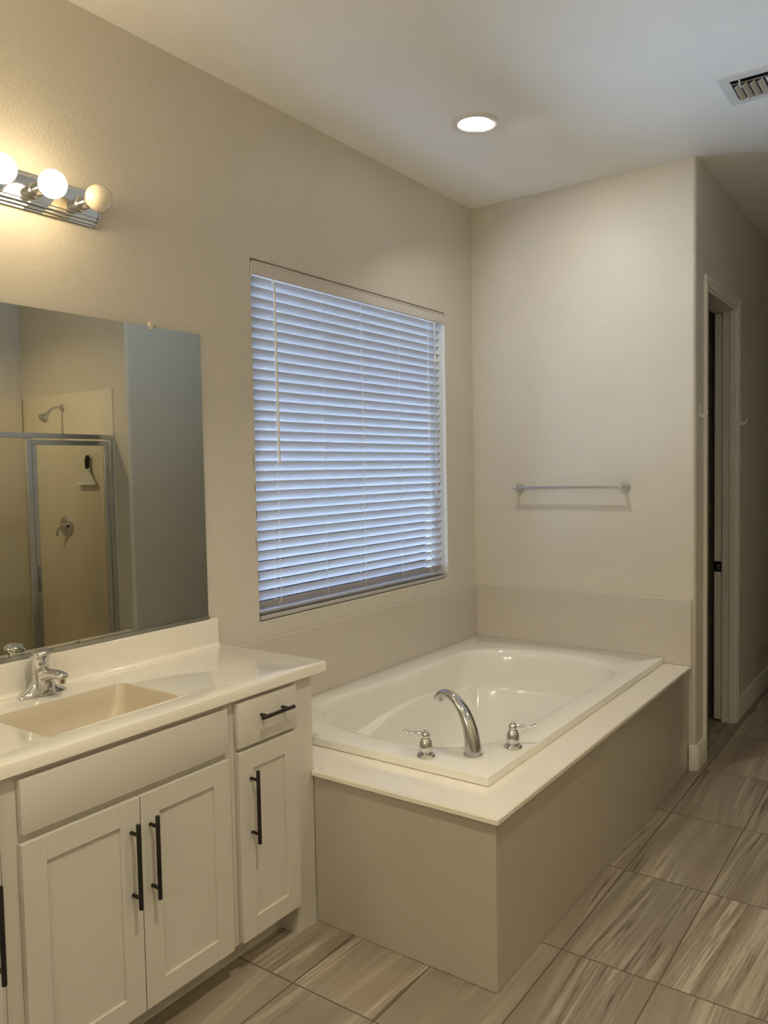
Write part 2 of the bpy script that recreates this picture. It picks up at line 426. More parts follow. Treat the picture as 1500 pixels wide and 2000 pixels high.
# pocket door, its casing and the latch
def door_casing(bm):
    t_, cw = 0.015, 0.057
    def strip(prof, a, b_, ax):
        prism(bm, prof, a, b_, ax)
    pn = [(W, OY0 - cw), (W + t_, OY0 - cw + 0.003), (W + t_, OY0 - cw + 0.02), (W + t_ * 0.7, OY0 - cw + 0.026), (W + t_ * 0.6, OY0 - 0.004), (W, OY0)]
    strip(pn, 0, OZ + cw, 'z')
    pf = [(W, OY1), (W + t_ * 0.6, OY1 + 0.004), (W + t_ * 0.7, OY1 + cw - 0.026), (W + t_, OY1 + cw - 0.02), (W + t_, OY1 + cw - 0.003), (W, OY1 + cw)]
    strip(pf, 0, OZ + cw, 'z')
    ph = [(W, OZ), (W + t_ * 0.6, OZ + 0.004), (W + t_ * 0.7, OZ + cw - 0.026), (W + t_, OZ + cw - 0.02), (W + t_, OZ + cw - 0.003), (W, OZ + cw)]
    strip(ph, OY0, OY1, 'y')
    # split jambs and head lining
    box(bm, W - 0.072, W + 0.004, OY1 - 0.016, OY1, 0, OZ, 0.0015, 1); box(bm, W - 0.030, W + 0.002, OY1 - 0.022, OY1 - 0.016, 0, OZ, 0.0015, 1)
    box(bm, WI, W + 0.002, OY0, OY0 + 0.014, 0, OZ, 0.0015, 1)
    box(bm, WI, W + 0.002, OY0, OY1, OZ - 0.016, OZ, 0.0015, 1)
struct('trim_1', door_casing, 'trim_paint', 'painted casing and jambs around the hallway pocket door', 'door casing')
dr = thing('pocket_door', (W - 0.097, 1.2, 0), 'white pocket door slid almost fully into the hallway wall', 'door')
dr['kind'] = 'thing'
obj('door_panel', lambda bm: box(bm, W - 0.116, W - 0.076, OY1 - 0.012, OY1 + 0.70, 0.012, OZ - 0.02, 0.002, 1), 'trim_paint', dr)
def latch_plate(bm):
    box(bm, W - 0.1165, W - 0.0755, OY1 - 0.0145, OY1 - 0.0118, 0.912, 0.975, 0.001, 1)
lp = obj('latch', latch_plate, 'black_steel', dr, label='black edge latch of the door')
obj('latch_finger', lambda bm: box(bm, W - 0.100, W - 0.084, OY1 - 0.0175, OY1 - 0.014, 0.925, 0.955, 0.001, 1), 'brushed_channel', lp)

# ================================================================= TUB SURROUND
XP, YP = 1.227, -2.107      # faces of the side and front panels
sur = thing('tub_surround', (0.62, -1.06, 0), 'cream marble deck and panels boxing in the bathtub', 'tub surround')
def deck(bm):
    # slab with an opening for the tub; notched around the end of the vanity
    z0, z1 = ZD - 0.017, ZD
    o_ = [(0.002, -0.002), (1.242, -0.002), (1.242, -2.122), (0.529, -2.122), (0.529, YP + 0.003), (0.002, YP + 0.003)]
    i_ = [(0.06, -0.09), (1.05, -0.09), (1.05, -1.87), (0.529, -1.87), (0.30, -1.87), (0.06, -1.87)]
    lo = [[bm.verts.new((x, y, z)) for x, y in o_] for z in (z0, z1)]; li = [[bm.verts.new((x, y, z)) for x, y in i_] for z in (z0, z1)]
    n = len(o_)
    for k in range(n):
        j = (k + 1) % n
        bm.faces.new((lo[1][k], lo[1][j], li[1][j], li[1][k])); bm.faces.new((lo[0][k], li[0][k], li[0][j], lo[0][j]))
        bm.faces.new((lo[0][k], lo[0][j], lo[1][j], lo[1][k])); bm.faces.new((li[0][k], li[1][k], li[1][j], li[0][j]))
    es = [ed for ed in bm.edges if all(abs(v.co.z - z1) < 1e-6 and (v.co.x > 1.2 or v.co.y < -2.11) for v in ed.verts)]
    bmesh.ops.bevel(bm, geom=es, offset=0.003, segments=2, affect='EDGES')
obj('deck_top', deck, 'marble_white', sur)
obj('front_panel', lambda bm: box(bm, 0.5265, XP, YP, YP + 0.018, 0.001, ZD - 0.017, 0.001, 1), 'panel_marble', sur)
obj('side_panel', lambda bm: box(bm, XP - 0.018, XP, YP + 0.018, -0.002, 0.001, ZD - 0.017, 0.001, 1), 'panel_marble', sur)
obj('caulk_dab', lambda bm: (ball(bm, (0.549, -2.097, ZD + 0.0005), 0.0035, 10, 6), ball(bm, (0.556, -2.093, ZD + 0.0005), 0.0025, 10, 6)), 'splash_marble', sur)

ZS = 0.874
tag(obj('splash_panel', lambda bm: box(bm, 0.001, 0.012, -2.06, -0.0125, ZD + 0.001, ZS, 0.002, 1), 'splash_marble'),
    'cream marble splash strip on the wall under the window', 'splash panel', 'tub splash strips')
tag(obj('splash_panel', lambda bm: box(bm, 0.001, 1.242, -0.012, -0.001, ZD + 0.001, ZS, 0.002, 1), 'splash_marble'),
    'cream marble splash strip at the foot of the tub below the towel bar', 'splash panel', 'tub splash strips')

# ================================================================= BATHTUB
TX0, TX1, TY0, TY1, ZR = 0.014, 1.106, -1.925, -0.016, 0.570
OUT = [(0.162, -1.629), (0.130, -1.560), (0.122, -1.469), (0.138, -1.344), (0.165, -0.986), (0.163, -0.709), (0.160, -0.524), (0.175, -0.421),
       (0.235, -0.335), (0.367, -0.265), (0.590, -0.228), (0.804, -0.262), (0.930, -0.340), (0.990, -0.440), (0.998, -0.561), (0.992, -0.745),
       (0.985, -1.011), (0.988, -1.313), (0.990, -1.480), (0.955, -1.600), (0.895, -1.690), (0.822, -1.748), (0.740, -1.778), (0.622, -1.789),
       (0.534, -1.788), (0.393, -1.768), (0.260, -1.710)]
CX, CY = 0.57, -1.02
def tub_shell(bm):
    dense = [Vector((p.x, p.y)) for p in bez([(x, y, 0) for x, y in OUT + OUT[:1]], 24)][:-1]
    pol = sorted((math.atan2(p.y - CY, p.x - CX), (p - Vector((CX, CY))).length) for p in dense)
    def radius(a):
        ext = [(pol[-1][0] - 2 * math.pi, pol[-1][1])] + pol + [(pol[0][0] + 2 * math.pi, pol[0][1])]
        for (a0, r0), (a1, r1) in zip(ext, ext[1:]):
            if a0 <= a <= a1: return r0 + (r1 - r0) * ((a - a0) / max(1e-9, a1 - a0))
        return pol[0][1]
    corner = [math.atan2(y - CY, x - CX) for x in (TX0, TX1) for y in (TY0, TY1)]
    EDGE_Y = -0.57                                            # where the armrest stops
    stepa = math.atan2(EDGE_Y - CY, 0.285 - CX)
    angs = [-math.pi + 2 * math.pi * k / 220 for k in range(220)]
    angs += corner + [stepa + d for d in (-0.03, -0.02, -0.012, -0.006, 0.0, 0.006, 0.012, 0.02, 0.03)]
    angs = sorted(set(round(a, 6) for a in angs))
    # inner edge of the arched armrest in plan, and its height along the tub
    LED = [(0.62, -1.775), (0.50, -1.768), (0.38, -1.738), (0.295, -1.68), (0.238, -1.58), (0.214, -1.44), (0.210, -1.235), (0.212, -1.0), (0.213, -0.85), (0.226, -0.72), (0.256, -0.63), (0.288, -0.57)]
    LZ = [(-1.80, 0.27), (-1.69, 0.30), (-1.55, 0.345), (-1.38, 0.392), (-1.235, 0.422), (-1.08, 0.440), (-0.95, 0.446), (-0.82, 0.436), (-0.70, 0.412), (-0.57, 0.388)]
    def ledge_z(y):
        for (y0, z0), (y1, z1) in zip(LZ, LZ[1:]):
            if y0 <= y <= y1: return z0 + (z1 - z0) * (y - y0) / (y1 - y0)
        return LZ[0][1] if y < LZ[0][0] else LZ[-1][1]
    ledd = [(math.atan2(p.y - CY, p.x - CX) % (2 * math.pi), (Vector((p.x, p.y)) - Vector((CX, CY))).length) for p in bez([(x, y, 0) for x, y in LED], 12)]
    ledd.sort()
    def ledge_r(a):
        a = a % (2 * math.pi)
        if a < ledd[0][0] or a > ledd[-1][0]: return None
        for (a0, r0), (a1, r1) in zip(ledd, ledd[1:]):
            if a0 <= a <= a1: return r0 + (r1 - r0) * ((a - a0) / max(1e-9, a1 - a0))
    loops = [[] for _ in range(19)]
    for a in angs:
        c, s = math.cos(a), math.sin(a)
        # outer rectangle by angle
        tx = ((TX1 - CX) / c if c > 0 else (TX0 - CX) / c) if abs(c) > 1e-9 else 1e9
        ty = ((TY1 - CY) / s if s > 0 else (TY0 - CY) / s) if abs(s) > 1e-9 else 1e9
        ro = min(tx, ty); r = radius(a)
        def P(rr, z): return Vector((CX + c * rr, CY + s * rr, z))
        def Q(off, z):                                        # outer loops inset square to the sides
            x = min(max(CX + c * ro, TX0 + off), TX1 - off); y = min(max(CY + s * ro, TY0 + off), TY1 - off)
            return Vector((x, y, z))
        back = max(0.0, (s - 0.55) / 0.45) if s > 0 else 0.0  # the far end leans back
        lean = 0.05 + 0.17 * back + 0.03 * min(1.0, max(0.0, (-s - 0.35) / 0.5))
        rA = r - 0.022 - 0.05 * back * 0.6
        lr = ledge_r(a)
        rB = min(lr, rA - 0.003) if lr is not None else rA - 0.003
        f = 1.0
        rC = rB - 0.006
        rF = rC - lean - 0.03
        zF = 0.135
        zA = 0.388 if lr is None else ledge_z(CY + s * (r - 0.02)); zB = zA - (0.006 if lr is None else 0.003)
        if lr is None: rF = rA - lean - 0.035
        lst = [Q(0.004, ZD + 0.0005), Q(0.0, ZD + 0.003), Q(0.0, ZR - 0.006), Q(0.002, ZR - 0.0018), Q(0.006, ZR),
               P(r + 0.034, ZR), P(r + 0.018, ZR - 0.0014), P(r + 0.007, ZR - 0.0055), P(r - 0.001, ZR - 0.013), P(r - 0.007, ZR - 0.026),
               P(r - 0.013, 0.515), P(rA, zA), P(rA - 0.0, zA - 0.001) if lr is None else P(rA - 0.006, zB + 0.001),
               P(rB + (0.0 if lr is None else 0.004), zB - (0.003 if lr is None else 0.0)), P(rB - 0.001, zB - 0.008), P(rC, zB - 0.03),
               P(rF + 0.045, 0.185), P(rF + 0.012, zF + 0.008), P(rF - 0.04, zF)]
        for k, p in enumerate(lst): loops[k].append(p)
    loops.append([Vector((CX + (p.x - CX) * 0.4, CY + (p.y - CY) * 0.4, 0.130)) for p in loops[-1]])
    rings(bm, loops, True, False, True)
tub = thing('bathtub', (CX, CY, ZD), 'white drop-in bathtub with built-in armrest set in the marble deck', 'bathtub')
obj('tub_shell', tub_shell, 'tub_acrylic', tub, 40)
def drain(bm):
    lathe(bm, [(0.0, 0.004), (0.022, 0.004), (0.034, 0.002), (0.036, 0.0)], (0.60, -1.42, 0.1318), n=24)
obj('drain', drain, 'chrome', tub, label='chrome drain')

# tub filler: curved spout and two lever handles across the near corner of the rim
SPX, SPY = 0.966, -1.772
sd = Vector((-0.95, 0.30, 0)).normalized()
sp_ = thing('tub_spout', (SPX, SPY, ZR), 'curved chrome tub spout rising from the near rim corner', 'tub spout')
def spout(bm):
    base = Vector((SPX, SPY, ZR))
    path = [base + sd * a + Vector((0, 0, z)) for a, z in ((0, 0.0), (0.0, 0.02), (0.006, 0.06), (0.022, 0.105), (0.05, 0.148), (0.09, 0.178), (0.130, 0.187), (0.160, 0.178), (0.176, 0.160))]
    pts = bez(path, 6); n = len(pts)
    wd = lerp_list([0.031, 0.030, 0.029, 0.027, 0.0245, 0.0225, 0.021, 0.0205, 0.020], n); ht = lerp_list([0.030, 0.029, 0.0265, 0.0235, 0.020, 0.0170, 0.0150, 0.0145, 0.014], n)
    tube(bm, pts, [(h_, w_) for h_, w_ in zip(ht, wd)], 24)
obj('spout_body', spout, 'chrome', sp_, 50)
obj('base_ring', lambda bm: lathe(bm, [(0.0315, 0), (0.0335, 0.001), (0.0335, 0.006), (0.0310, 0.008)], (SPX, SPY, ZR)), 'chrome', sp_)

def tap(x, y, d, label):
    r = thing('tub_tap', (x, y, ZR), label, 'tap', 'lever taps on the tub rim')
    obj('base_ring', lambda bm: lathe(bm, [(0.0, 0.0), (0.031, 0.0), (0.032, 0.004), (0.029, 0.010), (0.022, 0.013), (0.0, 0.013)], (x, y, ZR)), 'chrome', r)
    obj('body', lambda bm: lathe(bm, [(0.0, 0.012), (0.0195, 0.012), (0.022, 0.020), (0.0235, 0.030), (0.0225, 0.042), (0.0195, 0.054), (0.015, 0.062), (0.010, 0.066), (0.0, 0.067)], (x, y, ZR)), 'chrome', r, 60)
    dv = Vector(d).normalized()
    def lever(bm):
        ball(bm, (x, y, ZR + 0.073), 0.0150, 20, 12)
        ctr = Vector((x, y, ZR + 0.076))
        pts = bez([ctr + dv * a + Vector((0, 0, z)) for a, z in ((0.005, 0.0), (0.022, 0.003), (0.042, 0.001), (0.060, -0.001), (0.074, 0.004), (0.081, 0.009))], 5)
        tube(bm, pts, [(h_, w_) for h_, w_ in zip(lerp_list([0.0075, 0.006, 0.005, 0.0052, 0.0058, 0.004], len(pts)), lerp_list([0.0085, 0.007, 0.007, 0.0085, 0.0095, 0.006], len(pts)))], 14)
        lathe(bm, [(0.0, 0), (0.006, 0), (0.006, 0.004), (0.003, 0.006), (0, 0.006)], (x, y, ZR + 0.086), n=14)
    obj('lever', lever, 'chrome', r, 60)
    return r
tap(0.835, -1.870, (-0.90, -0.20, 0), 'small chrome lever tap left of the tub spout')
tap(1.048, -1.630, (0.90, 0.40, 0), 'small chrome lever tap right of the tub spout')

# ================================================================= VANITY
XV, XD = 0.526, 0.546       # face frame, door face
def shaker(bm, y0, y1, z0, z1, rail=0.062, x0=XV + 0.0005, x1=XD, rec=0.008):
    """framed door: four rails proud of a recessed panel, with a small bevel"""
    box(bm, x0, x1 - rec, y0 + rail - 0.006, y1 - rail + 0.006, z0 + rail - 0.006, z1 - rail + 0.006)
    g = 0.0004
    box(bm, x0, x1, y0, y0 + rail, z0, z1, 0.0012, 1); box(bm, x0, x1, y1 - rail, y1, z0, z1, 0.0012, 1)
    box(bm, x0, x1 - g, y0 + rail, y1 - rail, z0, z0 + rail, 0.0008, 1); box(bm, x0, x1 - g, y0 + rail, y1 - rail, z1 - rail, z1, 0.0008, 1)
def bar_pull(bm, a, b_, inset=0.030):
    """round bar on two posts; a and b are the ends of the bar"""
    a, b_ = Vector(a), Vector(b_); d = (b_ - a).normalized()
    tube(bm, [a, a + d * 0.001, b_ - d * 0.001, b_], [0.0055, 0.0062, 0.0062, 0.0055], 14)
    for q in (a + d * inset, b_ - d * inset):
        tube(bm, [(XD - 0.0005, q.y, q.z), (q.x, q.y, q.z)], 0.0050, 12)
XB = XD + 0.032
def carcass(y0, y1, foot=None):
    def f(bm):
        box(bm, XV - 0.02, XV, y0, y1, 0.10, 0.870, 0.0008, 1)              # face frame
        box(bm, 0.004, XV - 0.02, y0, y0 + 0.016, 0.10, 0.870); box(bm, 0.004, XV - 0.02, y1 - 0.016, y1, 0.10, 0.870)
        box(bm, 0.004, XV - 0.02, y0 + 0.016, y1 - 0.016, 0.10, 0.116)
        box(bm, 0.004, 0.012, y0 + 0.016, y1 - 0.016, 0.116, 0.870)
        if foot: box(bm, 0.004, XV, foot, y1, 0.0, 0.10); 
    return f
kick = lambda y0, y1: (lambda bm: box(bm, 0.435, 0.45, y0, y1, 0.0, 0.10))

# sink base
sb = thing('sink_cabinet', (0.26, -2.85, 0), 'white sink cabinet with two shaker doors under the basin', 'cabinet')
obj('body', carcass(-3.209, -2.490), 'cabinet_paint', sb)
obj('toe_kick', kick(-3.209, -2.490), 'cabinet_paint', sb)
obj('false_drawer', lambda bm: box(bm, XV + 0.0005, XD, -3.167, -2.513, 0.722, 0.855, 0.003, 2), 'cabinet_paint', sb)
dl = obj('door', lambda bm: shaker(bm, -3.169, -2.8375, 0.108, 0.702), 'cabinet_paint', sb)
obj('handle', lambda bm: bar_pull(bm, (XB, -2.868, 0.415), (XB, -2.868, 0.645)), 'oiled_bronze', dl, label='black bar handle')
d2 = obj('door', lambda bm: shaker(bm, -2.8345, -2.513, 0.108, 0.702), 'cabinet_paint', sb)
obj('handle', lambda bm: bar_pull(bm, (XB, -2.806, 0.415), (XB, -2.806, 0.645)), 'oiled_bronze', d2, label='black bar handle')

# narrow unit with the filler foot beside the tub
nb = thing('drawer_cabinet', (0.26, -2.30, 0), 'narrow white cabinet with one drawer and one door beside the tub', 'cabinet')
obj('body', carcass(-2.489, YP - 0.0002, -2.205), 'cabinet_paint', nb)
obj('toe_kick', kick(-2.489, -2.205), 'cabinet_paint', nb)
dw = obj('drawer', lambda bm: box(bm, XV + 0.0005, XD, -2.473, -2.206, 0.718, 0.858, 0.003, 2), 'cabinet_paint', nb)
obj('handle', lambda bm: bar_pull(bm, (XB, -2.398, 0.802), (XB, -2.252, 0.802), 0.025), 'oiled_bronze', dw, label='black bar handle')
dn = obj('door', lambda bm: shaker(bm, -2.473, -2.206, 0.108, 0.705), 'cabinet_paint', nb)
obj('handle', lambda bm: bar_pull(bm, (XB, -2.425, 0.415), (XB, -2.425, 0.645)), 'oiled_bronze', dn, label='black bar handle')

# left unit, only its right edge and handle reach the picture
lb = thing('side_cabinet', (0.26, -3.75, 0), 'white cabinet at the left picture edge with just its black handle showing', 'cabinet')
obj('body', carcass(-4.30, -3.210), 'cabinet_paint', lb)
obj('toe_kick', kick(-4.30, -3.210), 'cabinet_paint', lb)
d3 = obj('door', lambda bm: shaker(bm, -3.62, -3.228, 0.108, 0.855), 'cabinet_paint', lb)
obj('handle', lambda bm: bar_pull(bm, (XB, -3.241, 0.415), (XB, -3.241, 0.645)), 'oiled_bronze', d3, label='black bar handle')
obj('door', lambda bm: shaker(bm, -4.27, -3.625, 0.108, 0.855), 'cabinet_paint', lb)

# worktop with backsplash and moulded basin
ct = thing('countertop', (0.27, -3.2, 0.872), 'cream marble vanity countertop with moulded rectangular basin', 'countertop')
BX0, BX1, BY0, BY1, ZC = 0.172, 0.457, -3.040, -2.612, 0.907
def rrect(x0, x1, y0, y1, r, z, n=6):
    p = arc(x1 - r, y1 - r, r, 0, 90, n) + arc(x0 + r, y1 - r, r, 90, 180, n) + arc(x0 + r, y0 + r, r, 180, 270, n) + arc(x1 - r, y0 + r, r, 270, 360, n)
    return [Vector((a, b_, z)) for a, b_ in p]
def counter_top(bm):
    # outer loop sampled like the basin loop so both can be bridged
    x0, x1, y0, y1 = 0.002, 0.551, -4.33, -2.053
    n = 6
    def outer(z, i=0.0): 
        return rrect(x0 + i, x1 - i, y0 + i, y1 - i, 0.004, z, n)
    rings(bm, [rrect(BX0 - 0.004, BX1 + 0.004, BY0 - 0.004, BY1 + 0.004, 0.020, ZC - 0.035, n), outer(ZC - 0.035, 0.002), outer(ZC - 0.033), outer(ZC - 0.005), outer(ZC - 0.0015, 0.0015), outer(ZC, 0.005),
               rrect(BX0 - 0.004, BX1 + 0.004, BY0 - 0.004, BY1 + 0.004, 0.020, ZC, n), rrect(BX0 - 0.001, BX1 + 0.001, BY0 - 0.001, BY1 + 0.001, 0.020, ZC - 0.001, n)])
obj('slab', counter_top, 'marble_white', ct, 30)
def basin(bm):
    n = 6
    rings(bm, [rrect(BX0 - 0.001, BX1 + 0.001, BY0 - 0.001, BY1 + 0.001, 0.020, ZC - 0.001, n), rrect(BX0 + 0.003, BX1 - 0.003, BY0 + 0.003, BY1 - 0.003, 0.022, ZC - 0.006, n),
               rrect(BX0 + 0.012, BX1 - 0.010, BY0 + 0.016, BY1 - 0.016, 0.030, ZC - 0.05, n), rrect(BX0 + 0.026, BX1 - 0.020, BY0 + 0.034, BY1 - 0.034, 0.040, ZC - 0.095, n),
               rrect(BX0 + 0.050, BX1 - 0.045, BY0 + 0.065, BY1 - 0.065, 0.040, ZC - 0.114, n), rrect(BX0 + 0.11, BX1 - 0.11, BY0 + 0.17, BY1 - 0.17, 0.02, ZC - 0.120, n)], True, False, True)
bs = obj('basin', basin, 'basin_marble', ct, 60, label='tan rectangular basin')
obj('basin_drain', lambda bm: lathe(bm, [(0.0, 0.003), (0.020, 0.003), (0.022, 0.0)], (0.30, -2.826, ZC - 0.1195), n=20), 'chrome', bs, label='chrome drain')
def backsplash(bm):
    prof = [(0.002, ZC - 0.0006), (0.034, ZC - 0.0006)] + [(0.034 - 0.013 * math.sin(math.radians(k * 15)), ZC - 0.0006 + 0.013 * (1 - math.cos(math.radians(k * 15)))) for k in range(1, 7)]
    prof += [(0.021, 1.003), (0.0198, 1.006), (0.017, 1.007), (0.002, 1.007)]
    prism(bm, prof, -4.33, -2.060, 'y')
tag(obj('backsplash', backsplash, 'marble_white', None, 50),
    'low cream marble backsplash between the countertop and the mirror', 'backsplash')

# basin mixer
FX, FY = 0.074, -2.822
fc = thing('sink_faucet', (FX, FY, ZC), 'chrome single-lever faucet at the back of the vanity basin', 'faucet')
def f_base(bm):
    # wide winged base that sweeps up into the body
    loops = []; N_ = 33
    for k in range(N_):
        s = -1 + 2 * k / (N_ - 1); y = FY + s * 0.080
        wdt = 0.0275 * math.sqrt(max(0.0, 1 - abs(s) ** 3.2)) + 0.0008
        ht = (0.013 + 0.058 * math.exp(-(s / 0.40) ** 2)) * (1 - abs(s) ** 5) + 0.002
        loops.append([Vector((FX + wdt * math.cos(a) * (1 - 0.25 * math.sin(a) * min(1, ht / 0.05)), y, ZC + 0.0003 + ht * math.sin(a) ** 0.7)) for a in [math.pi * q / 16 for q in range(17)]])
    rings(bm, loops, True, True, True)
obj('base', f_base, 'chrome', fc, 60)
def f_body(bm):
    def lp_(cx, z, rx, ry, n=28): return [Vector((cx + rx * math.cos(2 * math.pi * k / n), FY + ry * math.sin(2 * math.pi * k / n), ZC + z)) for k in range(n)]
    rings(bm, [lp_(FX + 0.006, 0.001, 0.034, 0.040), lp_(FX + 0.007, 0.018, 0.033, 0.034), lp_(FX + 0.006, 0.036, 0.031, 0.030), lp_(FX + 0.003, 0.054, 0.029, 0.028), lp_(FX, 0.066, 0.0262, 0.0262)], True, True, True)
obj('body', f_body, 'chrome', fc, 60)
def f_spout(bm):
    pts = bez([(FX - 0.006, FY, ZC + 0.040), (FX + 0.020, FY, ZC + 0.056), (FX + 0.055, FY, ZC + 0.066), (FX + 0.090, FY, ZC + 0.070), (FX + 0.116, FY, ZC + 0.068), (FX + 0.124, FY, ZC + 0.064)], 6)
    n = len(pts)
    tube(bm, pts, [(a, c) for a, c in zip(lerp_list([0.024, 0.021, 0.016, 0.013, 0.011, 0.005], n), lerp_list([0.024, 0.0225, 0.020, 0.018, 0.016, 0.009], n))], 20)
    lathe(bm, [(0.0, 0), (0.0095, 0), (0.0105, 0.004), (0.0105, 0.016), (0.0, 0.016)], (FX + 0.108, FY, ZC + 0.046), n=18)
obj('spout', f_spout, 'chrome', fc, 60)
def f_handle(bm):
    # thick neck flaring into a lever cap that leans over the spout
    def lp_(cx, z, rx, ry, n=24): return [Vector((cx + rx * math.cos(2 * math.pi * k / n), FY + ry * math.sin(2 * math.pi * k / n), ZC + z + (0.16 * rx * math.cos(2 * math.pi * k / n) if z > 0.11 else 0))) for k in range(n)]
    rings(bm, [lp_(FX - 0.002, 0.060, 0.0258, 0.0258), lp_(FX - 0.003, 0.075, 0.0252, 0.0252), lp_(FX - 0.004, 0.090, 0.0245, 0.0245), lp_(FX - 0.003, 0.104, 0.0255, 0.0250),
               lp_(FX + 0.003, 0.113, 0.031, 0.0275), lp_(FX + 0.007, 0.119, 0.037, 0.030), lp_(FX + 0.007, 0.124, 0.037, 0.030), lp_(FX + 0.004, 0.131, 0.029, 0.025), lp_(FX + 0.003, 0.1345, 0.014, 0.013)], True, True, True)
obj('lever', f_handle, 'chrome', fc, 60)

# mirror
mi = thing('wall_mirror', (0, -3.2, 1.008), 'large frameless wall mirror above the vanity backsplash', 'mirror')
obj('glass', lambda bm: box(bm, 0.002, 0.0075, -5.0, -2.095, 1.0095, 2.078), 'mirror_silver', mi, 0)
def channel(bm):
    prism(bm, [(0.001, 1.0075), (0.012, 1.0075), (0.012, 1.022), (0.0105, 1.022), (0.0105, 1.009), (0.001, 1.009)], -5.0, -2.094, 'y')
obj('channel', channel, 'brushed_channel', mi, 20, label='grey metal bottom channel')
def clip(y, z):
    def f(bm):
        box(bm, 0.001, 0.0105, y - 0.011, y + 0.011, z - 0.001, z + 0.017, 0.002, 2); box(bm, 0.0078, 0.0115, y - 0.009, y + 0.009, z - 0.012, z + 0.003, 0.0015, 2)
        lathe(bm, [(0.0045, 0), (0.0045, 0.002), (0.002, 0.003), (0, 0.003)], (0.0105, y, z + 0.009), (1, 0, 0), 12)
    return f
obj('clip', clip(-2.318, 2.078), 'clear_plastic', mi, label='clear plastic top clip')
obj('clip', clip(-3.75, 2.078), 'clear_plastic', mi, label='clear plastic top clip')
obj('edge_chip', lambda bm: box(bm, 0.0076, 0.009, -2.656, -2.643, 1.0225, 1.0275, 0.0008, 1), 'soil_mark', mi, label='dark chip at the bottom edge')

# bar light with globe bulbs
BLY0, BLY1, BLZ = -3.126, -2.530, 2.425
BULBS = (-2.596, -2.752, -2.908, -3.062)
def light_bar(name, dy, lit, label, em):
    r = thing(name, (0, (BLY0 + BLY1) / 2 + dy, BLZ), label, 'vanity light', 'bulb lights over the mirror')
    def bar(bm):
        # stepped chrome channel: ridged edges around a flat mirror face
        h = 0.056
        half = [(0.002, h), (0.010, h), (0.010, h - 0.006), (0.015, h - 0.006), (0.018, h - 0.009), (0.018, h - 0.014), (0.024, h - 0.015), (0.027, h - 0.018), (0.027, h - 0.024), (0.032, h - 0.026)]
        prof = [(x, BLZ + z) for x, z in half] + [(x, BLZ - z) for x, z in half[::-1]]
        prism(bm, prof, BLY0 + dy + 0.002, BLY1 + dy - 0.002, 'y')
    obj('back_plate', bar, 'chrome', r, 20)
    for s in (BLY0, BLY1):
        def cap(bm, s=s):
            h = 0.057; y = s + dy
            prism(bm, [(0.001, BLZ - h), (0.012, BLZ - h), (0.034, BLZ - h + 0.024), (0.034, BLZ + h - 0.024), (0.012, BLZ + h), (0.001, BLZ + h)], y - 0.002, y + 0.002, 'y')
        obj('end_cap', cap, 'chrome', r, 20)
    for y, on in zip(BULBS, lit):
        y += dy
        so = obj('socket', lambda bm: lathe(bm, [(0.0, 0.0), (0.024, 0.0), (0.024, 0.006), (0.0205, 0.010), (0.0205, 0.046), (0.018, 0.048), (0.0, 0.048)], (0.032, y, BLZ - 0.002), (1, 0, 0), 24), 'chrome', r)
        def bulb(bm):
            r_, c = 0.041, 0.127
            prof = [(0.0, 0.079), (0.0135, 0.079), (0.0145, 0.085)]
            for k in range(2, 17):
                a = math.pi * k / 16
                if r_ * math.sin(a) > 0.016 or k > 8: prof.append((r_ * math.sin(a), c - r_ * math.cos(a)))
            lathe(bm, prof, (0, y, BLZ - 0.002), (1, 0, 0), 28)
        obj('bulb', bulb, em if on else 'unlit_bulb', so, 70, label='glowing white globe bulb' if on else 'unlit cream globe bulb')
    return r
light_bar('vanity_light', 0.0, (0, 1, 1, 1), 'chrome bar light with globe bulbs above the mirror, its end bulb unlit', 'lit_bulb')
light_bar('vanity_light', -1.50, (1, 1, 1, 1), 'added fill bar light further left over the mirror, out of the picture, all bulbs lit', 'fill_bulb')  # unseen copy of the bar, added as fill from the left

# ================================================================= WINDOW BLIND
bl = thing('window_blind', (-0.03, (WY0 + WY1) / 2, WZ0), 'white horizontal slat blind closed over the window', 'blind')
obj('head_rail', lambda bm: box(bm, -0.062, -0.016, WY0 + 0.008, WY1 - 0.006, 2.372, 2.415, 0.001, 1), 'slat_vinyl', bl)
def valance(bm):
    prism(bm, [(-0.012, 2.358), (0.0, 2.358), (0.003, 2.363), (0.003, 2.392), (0.0, 2.400), (0.0, 2.404), (0.003, 2.408), (0.001, 2.414), (-0.012, 2.414)], WY0 + 0.009, WY1 + 0.006, 'y')
obj('valance', valance, 'valance_white', bl, 25, label='smooth white valance')
obj('valance_clip', lambda bm: (box(bm, -0.030, 0.0, WY0 + 0.002, WY0 + 0.008, 2.35, 2.405, 0.001, 1), box(bm, -0.020, 0.0005, WY0 + 0.0015, WY0 + 0.007, 2.345, 2.362, 0.001, 1)), 'window_vinyl', bl)
SL0, SL1, SX = WY0 + 0.006, WY1 - 0.034, -0.034
NS, ZT, ZBOT, TILT = 33, 2.338, 1.004, math.radians(54)
pitch = (ZT - ZBOT) / (NS - 1)
def slat_mesh(tilt):
    def f(bm):
        hw, th = 0.0255, 0.0014; prof = []
        for k in range(9):
            u = -1 + 2 * k / 8; prof.append((u * hw, th * (1 - 0.5 * abs(u) ** 6) + 0.0016 * (1 - u * u)))
        for k in range(9):
            u = 1 - 2 * k / 8; prof.append((u * hw, -th * (1 - 0.5 * abs(u) ** 6) + 0.0016 * (1 - u * u)))
        c, s = math.cos(tilt), math.sin(tilt)
        prism(bm, [(a * c - d * s, a * s + d * c) for a, d in prof], SL0, SL1, 'y')
    return f
proto = obj('slat', slat_mesh(TILT), 'slat_vinyl', bl, 30)
